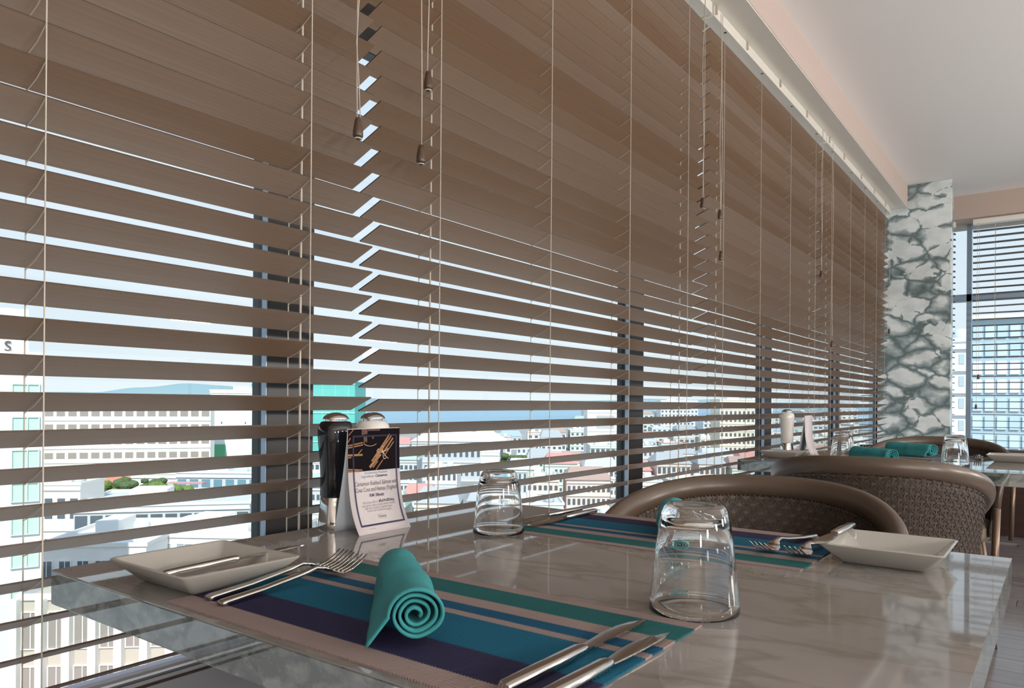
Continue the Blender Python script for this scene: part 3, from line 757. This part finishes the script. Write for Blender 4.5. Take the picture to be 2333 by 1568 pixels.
M['leaf'] = mat('tree_leaves', (.16, .24, .05), .8, var=((3, 3, 3), (.09, .15, .03)))
M['leaf2'] = mat('tree_leaves_dark', (.10, .16, .06), .8, var=((3, 3, 3), (.06, .10, .03)))
M['bark'] = mat('tree_bark', (.22, .16, .11), .9)

def building(name, label, pl, pr, ytop, dist, wall, depth=14, floors=3, cols=6, rot=0., roof='flat', roofc=None, z0=GZ, each=False, glass=None, win=(.6, .5), group=None, cat='building', side=True, ztop=None, topmargin=.8):
    ax, ay, az = ray(pl, dist, ytop); bx, by, _ = ray(pr, dist, ytop)
    if ztop is not None: az = ztop
    H = az - z0; W = math.hypot(bx - ax, by - ay); cx, cy = (ax + bx) / 2, (ay + by) / 2
    ang = math.atan2(by - ay, bx - ax) + rot
    t = thing(name, label, cat, (cx, cy, z0), ang, group)
    MB().box((-W / 2, 0, 0), (W / 2, depth, H)).build('wall', paint(wall), t)
    gm = glass or M['winglass']
    cw = W / cols; fh = (H - topmargin) / floors
    ww, wh = cw * win[0], fh * win[1]
    if each:
        b = MB(); b.box((-ww / 2, -.06, 0), (ww / 2, .02, wh)); o = b.build('window_pane', gm, t); me = o.data; bpy.data.objects.remove(o)
        b = MB()
        e_ = .09
        for (x0, z0_, x1, z1) in ((-ww / 2 - e_, -e_, ww / 2 + e_, 0), (-ww / 2 - e_, wh, ww / 2 + e_, wh + e_), (-ww / 2 - e_, 0, -ww / 2, wh), (ww / 2, 0, ww / 2 + e_, wh), (-.04, 0, .04, wh)): b.box((x0, -.14, z0_), (x1, .01, z1))
        o = b.build('window_frame', paint(WHITE), t); me2 = o.data; bpy.data.objects.remove(o)
        for i in range(cols):
            for j in range(floors):
                f_ = linked('window', me2, t, (-W / 2 + cw * (i + .5), 0, fh * j + fh * .28)); linked('pane', me, f_)
    else:
        b = MB()
        for i in range(cols):
            for j in range(floors):
                x = -W / 2 + cw * (i + .5); z = fh * j + fh * .28; b.box((x - ww / 2, -.08, z), (x + ww / 2, .02, z + wh))
        b.build('window_grid', gm, t, stuff=True)
        b = MB()
        for j in range(floors + 1): b.box((-W / 2 - .1, -.35, max(0, fh * j - .15)), (W / 2 + .1, 0, fh * j + .1))
        b.build('floor_band', paint(WHITE), t)
    rc = paint(roofc or wall)
    if roof == 'flat':
        b = MB(); p = .5
        b.box((-W / 2 - .2, -.2, H), (W / 2 + .2, .15, H + p)); b.box((-W / 2 - .2, depth - .15, H), (W / 2 + .2, depth + .2, H + p)); b.box((-W / 2 - .2, .15, H), (-W / 2 + .15, depth - .15, H + p)); b.box((W / 2 - .15, .15, H), (W / 2 + .2, depth - .15, H + p))
        b.build('parapet', rc, t)
        MB().box((-W * .28, depth * .45, H), (-W * .05, depth * .75, H + 1.8)).build('roof_hut', paint(WHITE), t)
        MB().lathe([(0, 0), (1.1, 0), (1.1, 1.5), (.9, 1.9), (0, 2.1)], (W * .22, depth * .4, H + .02), 12).build('water_tank', paint(PALE), t, smooth=True)
    else:
        b = MB(); h = min(3.5, depth * .22); o_ = .5
        A_ = [(-W / 2 - o_, -o_, H), (W / 2 + o_, -o_, H), (W / 2 + o_, depth + o_, H), (-W / 2 - o_, depth + o_, H)]
        R0, R1 = (-W / 2 + W * .12, depth / 2, H + h), (W / 2 - W * .12, depth / 2, H + h)
        b.poly([A_[0], A_[1], R1, R0]); b.poly([A_[2], A_[3], R0, R1]); b.poly([A_[1], A_[2], R1]); b.poly([A_[3], A_[0], R0]); b.poly(A_)
        bmesh.ops.remove_doubles(b.bm, verts=b.bm.verts, dist=.01)
        b.build('roof', rc, t)
    return t, W, H

struct(MB().box((-640, -400, GZ - 1), (200, 1050, GZ)).build('ground', M['asphalt']), 'grey streets and open ground of the town below')
tag(MB().box((-14000, -3000, GZ - 2), (3000, 14000, GZ - 1.2)).build('sea', M['sea']), 'pale blue sea beyond the town', 'sea', kind='stuff')
# bay: a strip of water reaching in front of the town edge
x1, y1, _ = ray(930, 1000); x2, y2, _ = ray(1330, 1000)
def hill(label, pl, pr, ytop, dist, seed):
    b = MB(); n = 60; rows = []
    ax, ay, _ = ray(pl, dist); bx, by, _ = ray(pr, dist); _, _, zt = ray((pl + pr) / 2, dist, ytop)
    nx, ny = FWD
    for j in range(9):
        row = []
        for i in range(n + 1):
            f = i / n; prof = math.sin(PI * f) ** .7 * (.75 + .35 * noise.noise(Vector((f * 5, seed, 0)))) ; k = math.sin(PI * j / 8)
            row.append((ax + (bx - ax) * f + nx * j * dist * .04, ay + (by - ay) * f + ny * j * dist * .04, GZ + (zt - GZ) * prof * k * (1 + .12 * noise.noise(Vector((f * 14, j, seed))))))
        rows.append(row)
    b.grid(rows); tag(b.build('hill', M['hill'], smooth=True), label, 'hill')
hill('hazy green island hill above the long white building', -300, 960, 874, 4200, 1)
hill('hazy low hill on the horizon to the left of the second black upright', 1180, 2050, 892, 5200, 5)

# hotel at the far left, its windows in columns
hx0, hy0, hz0 = ray(97, 70, 829)
t = thing('hotel_building', 'white hotel tower with mint green windows at the far left edge', 'building', (hx0, hy0, GZ), math.atan2(RGT[1], RGT[0]) + .60)
HH = hz0 - GZ
MB().box((-14, 0, 0), (0, 12, HH)).build('wall', paint((.70, .71, .72)), t)
MB().box((-14.2, -.5, HH - .15), (.15, 12, HH + .35)).build('cornice', paint(WHITE), t)
MB().box((-14, .4, HH + .35), (-1.15, 1.0, HH + 4.4)).build('sign_wall', paint((.86, .86, .84)), t)
pme = MB().box((-1.0, -.08, 0), (1.0, .02, 1.6)).build('x', M['greenglass']); pmesh = pme.data; bpy.data.objects.remove(pme)
b = MB()
for q in ((-1.12, -.12, 1.12, 0), (-1.12, 1.6, 1.12, 1.72), (-1.12, 0, -1.0, 1.6), (1.0, 0, 1.12, 1.6), (.1, 0, .2, 1.6)): b.box((q[0], -.2, q[1]), (q[2], .02, q[3]))
fme = b.build('x', paint((.55, .62, .58))); fmesh = fme.data; bpy.data.objects.remove(fme)
b = MB(); b.box((-.6, -.7, .2), (.02, -.62, 1.5)); 
for i in range(4):
    for j in range(8):
        w_ = linked('window', fmesh, t, (-1.35 - i * 3.4, 0, HH - 4.3 - j * 3.08)); linked('pane', pmesh, w_)
cu = bpy.data.curves.new('t', 'FONT'); cu.body = 'SS'; cu.size = 1.35; cu.extrude = .08; cu.align_x = 'RIGHT'; cu.space_character = 1.5
ob = bpy.data.objects.new('t', cu); COL.objects.link(ob); bpy.context.view_layer.update()
me = bpy.data.meshes.new_from_object(ob.evaluated_get(bpy.context.evaluated_depsgraph_get())); bpy.data.objects.remove(ob); me.materials.clear(); me.materials.append(paint((.10, .09, .08)))
lt = linked('sign_letter', me, t, (-2.45, .3, HH + .42), (PI / 2, 0, 0))

# the long white block with rows of windows
t, W, H = building('long_block', 'long white office block with rows of small windows left of the first black upright', 98, 466, 897, 262, WHITE, 16, 6, 16, rot=.30, z0=GZ, win=(.72, .42), glass=paint((.30, .27, .24)), ztop=-.6)
building('blank_block', 'blank white block with a green sign right of the long office block', 478, 640, 901, 300, (.86, .86, .84), 18, 2, 3, win=(.05, .05))
x, y, z = ray(500, 299, 1040)
gs = MB().box((-2.5, -.4, 0), (2.5, 0, 6)).build('sign_board', paint((.10, .42, .22)), loc=(x, y, z - 3), rotz=math.atan2(RGT[1], RGT[0])); tag(gs, 'small green sign board on the blank white block', 'sign')
building('netted_building', 'building wrapped in teal green netting beside the first black upright', 572, 808, 879, 340, TEAL, 25, 3, 8, win=(.05, .9), glass=paint((.20, .60, .55)))
# near left: roofs, arcade, trees
t, W, H = building('arcade_building', 'cream arcade building with tall pillars at the lower left', 60, 560, 1378, 64, (.50, .46, .40), 9, 3, 9, each=True, glass=paint((.30, .27, .25)), win=(.62, .66), rot=.10, roofc=WHITE)
for k in range(10):
    MB().box((-W / 2 + k * W / 9 - .32, -.9, 0), (-W / 2 + k * W / 9 + .32, -.02, H + .2)).build('pillar', paint((.88, .86, .80)), t)
building('roof_terrace_block', 'low white block with a strip of windows under a wide flat roof', 95, 330, 1262, 92, WHITE, 20, 3, 6, each=True, rot=.10, roofc=WHITE)
building('shop_block', 'white shop block with tall glazed bays left of the first black upright', 300, 640, 1238, 100, WHITE, 16, 3, 7, each=True, glass=paint((.35, .42, .48)), win=(.7, .7), rot=-.05)
building('low_house', 'low white house with two small windows behind the hotel', 100, 182, 1122, 138, (.82, .78, .72), 10, 2, 3, rot=.1)
building('wide_roof_hall', 'hall with a wide white roof below the green trees', 190, 560, 1166, 136, (.55, .58, .60), 24, 2, 12, rot=.25, roofc=WHITE, win=(.8, .6))
building('red_stall', 'low shed with a red roof between the trees', 205, 300, 1118, 195, (.7, .6, .55), 8, 1, 3, roof='hip', roofc=(.70, .22, .15))
building('white_warehouse', 'white warehouse wall behind the street trees', 300, 420, 1094, 190, (.84, .83, .8), 14, 1, 2, win=(.05, .05))
building('awning_block', 'block with blue glazing and a pink awning left of the first black upright', 402, 620, 1090, 170, (.55, .62, .68), 12, 3, 8, each=False, glass=paint((.15, .28, .36)), roofc=WHITE, win=(.7, .6))
aw = MB().box((-4, -2.5, 0), (4, 0, .3)).build('awning', paint((.55, .30, .30)), loc=(*ray(432, 168)[:2], ray(432, 168, 1112)[2]), rotz=.64); tag(aw, 'pink awning over the pavement left of the first black upright', 'awning')

def tree(label, px, ytop, dist, h, r, m, seed):
    x, y, zt = ray(px, dist, ytop); rnd = random.Random(seed)
    t = thing('street_tree', label, 'tree', (x, y, GZ)); hh = zt - GZ
    MB().tube([(0, 0, 0), (.2, .1, hh * .5), (0, 0, hh - r * .8)], [.45, .32, .15], 8).build('trunk', M['bark'], t, smooth=True)
    b = MB()
    for k in range(26):
        c = Vector((rnd.uniform(-1, 1) * r, rnd.uniform(-1, 1) * r, hh - r * .7 + rnd.uniform(-.7, .7) * r * .7)); s = rnd.uniform(.22, .42) * r
        mm = Matrix.Translation(c) @ Matrix.Diagonal((s, s, s * .7, 1)); g = bmesh.ops.create_icosphere(b.bm, subdivisions=2, radius=1, matrix=mm)
        for v in g['verts']: v.co += v.co.normalized() * noise.noise(v.co * 2.2) * .5
    b.build('crown', m, t)
tree('yellow green street tree, leftmost of the trees seen under the long white block', 160, 1106, 188, 10, 4.5, M['leaf'], 1)
tree('green street tree next to the red shed roof', 240, 1104, 176, 10, 4.8, M['leaf'], 2)
tree('dark green umbrella shaped street tree before the white warehouse', 318, 1099, 172, 10, 4.0, M['leaf2'], 3)
tree('green street tree beside the pink awning', 384, 1112, 156, 10, 3.2, M['leaf'], 4)
tree('small green tree between the town houses below the sea', 1172, 1033, 290, 8, 4.5, M['leaf2'], 5)

# town houses between the uprights: rows from near to far
rnd = random.Random(21)
walls = [('white', (.82, .81, .79)), ('cream', (.80, .74, .62)), ('pale blue', (.60, .68, .74)), ('light grey', (.56, .59, .61)), ('white', (.78, .79, .80)), ('pale green', (.60, .70, .64)), ('pinkish', (.76, .62, .56))]
roofs = [('white', (.84, .84, .84)), ('grey', (.42, .45, .48)), ('red', (.60, .30, .27)), ('rust', (.45, .32, .28)), ('pale', (.66, .70, .74)), ('blue', (.38, .48, .60)), ('white', (.86, .85, .82)), ('grey', (.55, .58, .60)), ('white', (.80, .80, .80)), ('green', (.40, .52, .47))]
row_specs = [(92, 700, 2060, 6, 10, 150), (120, 720, 2080, 6, 10, 135), (155, 690, 2080, 7, 12, 118), (200, 700, 2080, 6, 13, 105), (255, 700, 2090, 7, 12, 88), (320, 880, 2090, 7, 14, 76), (400, 900, 2100, 8, 15, 62), (500, 940, 2110, 8, 15, 54), (640, 1300, 2120, 9, 20, 48), (800, 1340, 2120, 12, 30, 42)]
wn = ['nearest', 'second', 'third', 'fourth', 'fifth', 'sixth', 'seventh', 'eighth', 'ninth', 'farthest']
special = [(938, 1150, 300, 330), (1096, 1138, 225, 240), (1338, 1420, 420, 445), (1640, 1760, 420, 445), (1505, 1590, 700, 725), (572, 808, 340, 370), (300, 640, 100, 118), (1172, 1172, 325, 335)]
used = {}
for ri, (dist, pa, pb, h0, h1, step) in enumerate(row_specs):
    x = pa + rnd.uniform(-20, 20)
    while x < pb:
        w = step * rnd.uniform(.75, 1.25)
        h = rnd.uniform(h0, h1); top = 917.6 - (x - 1166) * .0077 + (.95 - (GZ + h)) * 1686 / dist
        dep = dist * .03 + 8
        if any(x < q[1] + 15 and x + w > q[0] - 15 and dist * .96 < q[3] + 6 and dist * 1.04 + dep > q[2] - 6 for q in special): x += w * .5; continue
        wc = rnd.choice(walls); rc = rnd.choice(roofs); kind = 'hip' if rc[0] in ('red', 'rust', 'blue', 'green', 'grey') and rnd.random() < .8 else 'flat'
        fl_ = max(1, int(h / 3.3))
        where = 'left of second black upright' if x < 1410 else ('between second and third uprights' if x < 1725 else 'right of third black upright')
        key = (wc[0], rc[0], kind, ri, where); size = ('', 'wider ', 'narrower ', 'taller ', 'lower ')[min(4, used.get(key, 0))]; used[key] = used.get(key, 0) + 1
        building('town_house', size + '%s town house, %s %s roof, %s street row, %s' % (wc[0], rc[0], 'pitched' if kind == 'hip' else 'flat', wn[ri], where),
                 x, x + w * .80, top, dist * rnd.uniform(.98, 1.02), wc[1], depth=dist * .03 + 8, floors=fl_, cols=max(3, int(w / 13)), rot=rnd.uniform(-.04, .04) if ri < 5 else 0, roof=kind, roofc=rc[1], group='small town buildings in the streets below', win=(rnd.uniform(.4, .7), rnd.uniform(.35, .6)))
        x += w
# particular ones that show
building('shed_hall', 'long grey hall with a white pitched roof to the right of the menu card', 938, 1150, 1009, 300, (.52, .56, .60), 26, 2, 16, roof='hip', roofc=(.84, .84, .86), win=(.5, .55))
building('white_cube_block', 'plain bright white block below the sea to the left of the small tumbler', 1096, 1138, 1032, 225, (.9, .9, .88), 12, 2, 2, win=(.05, .05))
building('striped_office', 'white office with dark window strips near the second black upright', 1338, 1420, 934, 420, (.84, .84, .84), 20, 5, 1, win=(.5, .4), glass=paint(GREYC))
building('cream_tower', 'cream block with many small windows right of the second mullion', 1640, 1760, 905, 420, CREAM, 20, 8, 12, win=(.5, .45))
building('harbour_tower', 'pale tower rising at the horizon near the third black upright', 1505, 1590, 908, 700, (.72, .76, .80), 20, 9, 10, win=(.5, .45))
# facade across the street from the end window
def far_facade():
    d = 60.0; x, y, zt = ray(2206, d, 714)
    t = thing('facade_building', 'pale blue grey office building with a grid of windows seen through the end window', 'building', (x, y, GZ), 0.0)
    H = zt - GZ
    MB().box((0, 0, 0), (15, 12, H)).build('wall', paint((.40, .52, .60)), t)
    kinds = []
    for c in ((.86, .90, .92), (.52, .66, .74), (.60, .72, .78)):
        b = MB(); b.box((-.31, -.12, 0), (.31, .02, 1.05)); o = b.build('window_pane', paint(c, .3), t); kinds.append(o.data); bpy.data.objects.remove(o)
    for j in range(12):
        for i in range(17):
            k = 0 if j % 5 in (2, 3) else (1 + (i * 7 + j) % 2)
            linked('window', kinds[k], t, (.6 + i * .83, 0, H - 1.5 - j * 1.46))
    MB().box((-.1, -.4, H), (15, 12, H + .3)).build('parapet', paint(WHITE), t)
far_facade()
building('pale_tower', 'pale apartment tower between the marble column and the end window upright', 2120, 2199, 765, 95, (.86, .88, .90), 12, 14, 3, win=(.4, .45), glass=paint((.50, .60, .66)), rot=-.64)
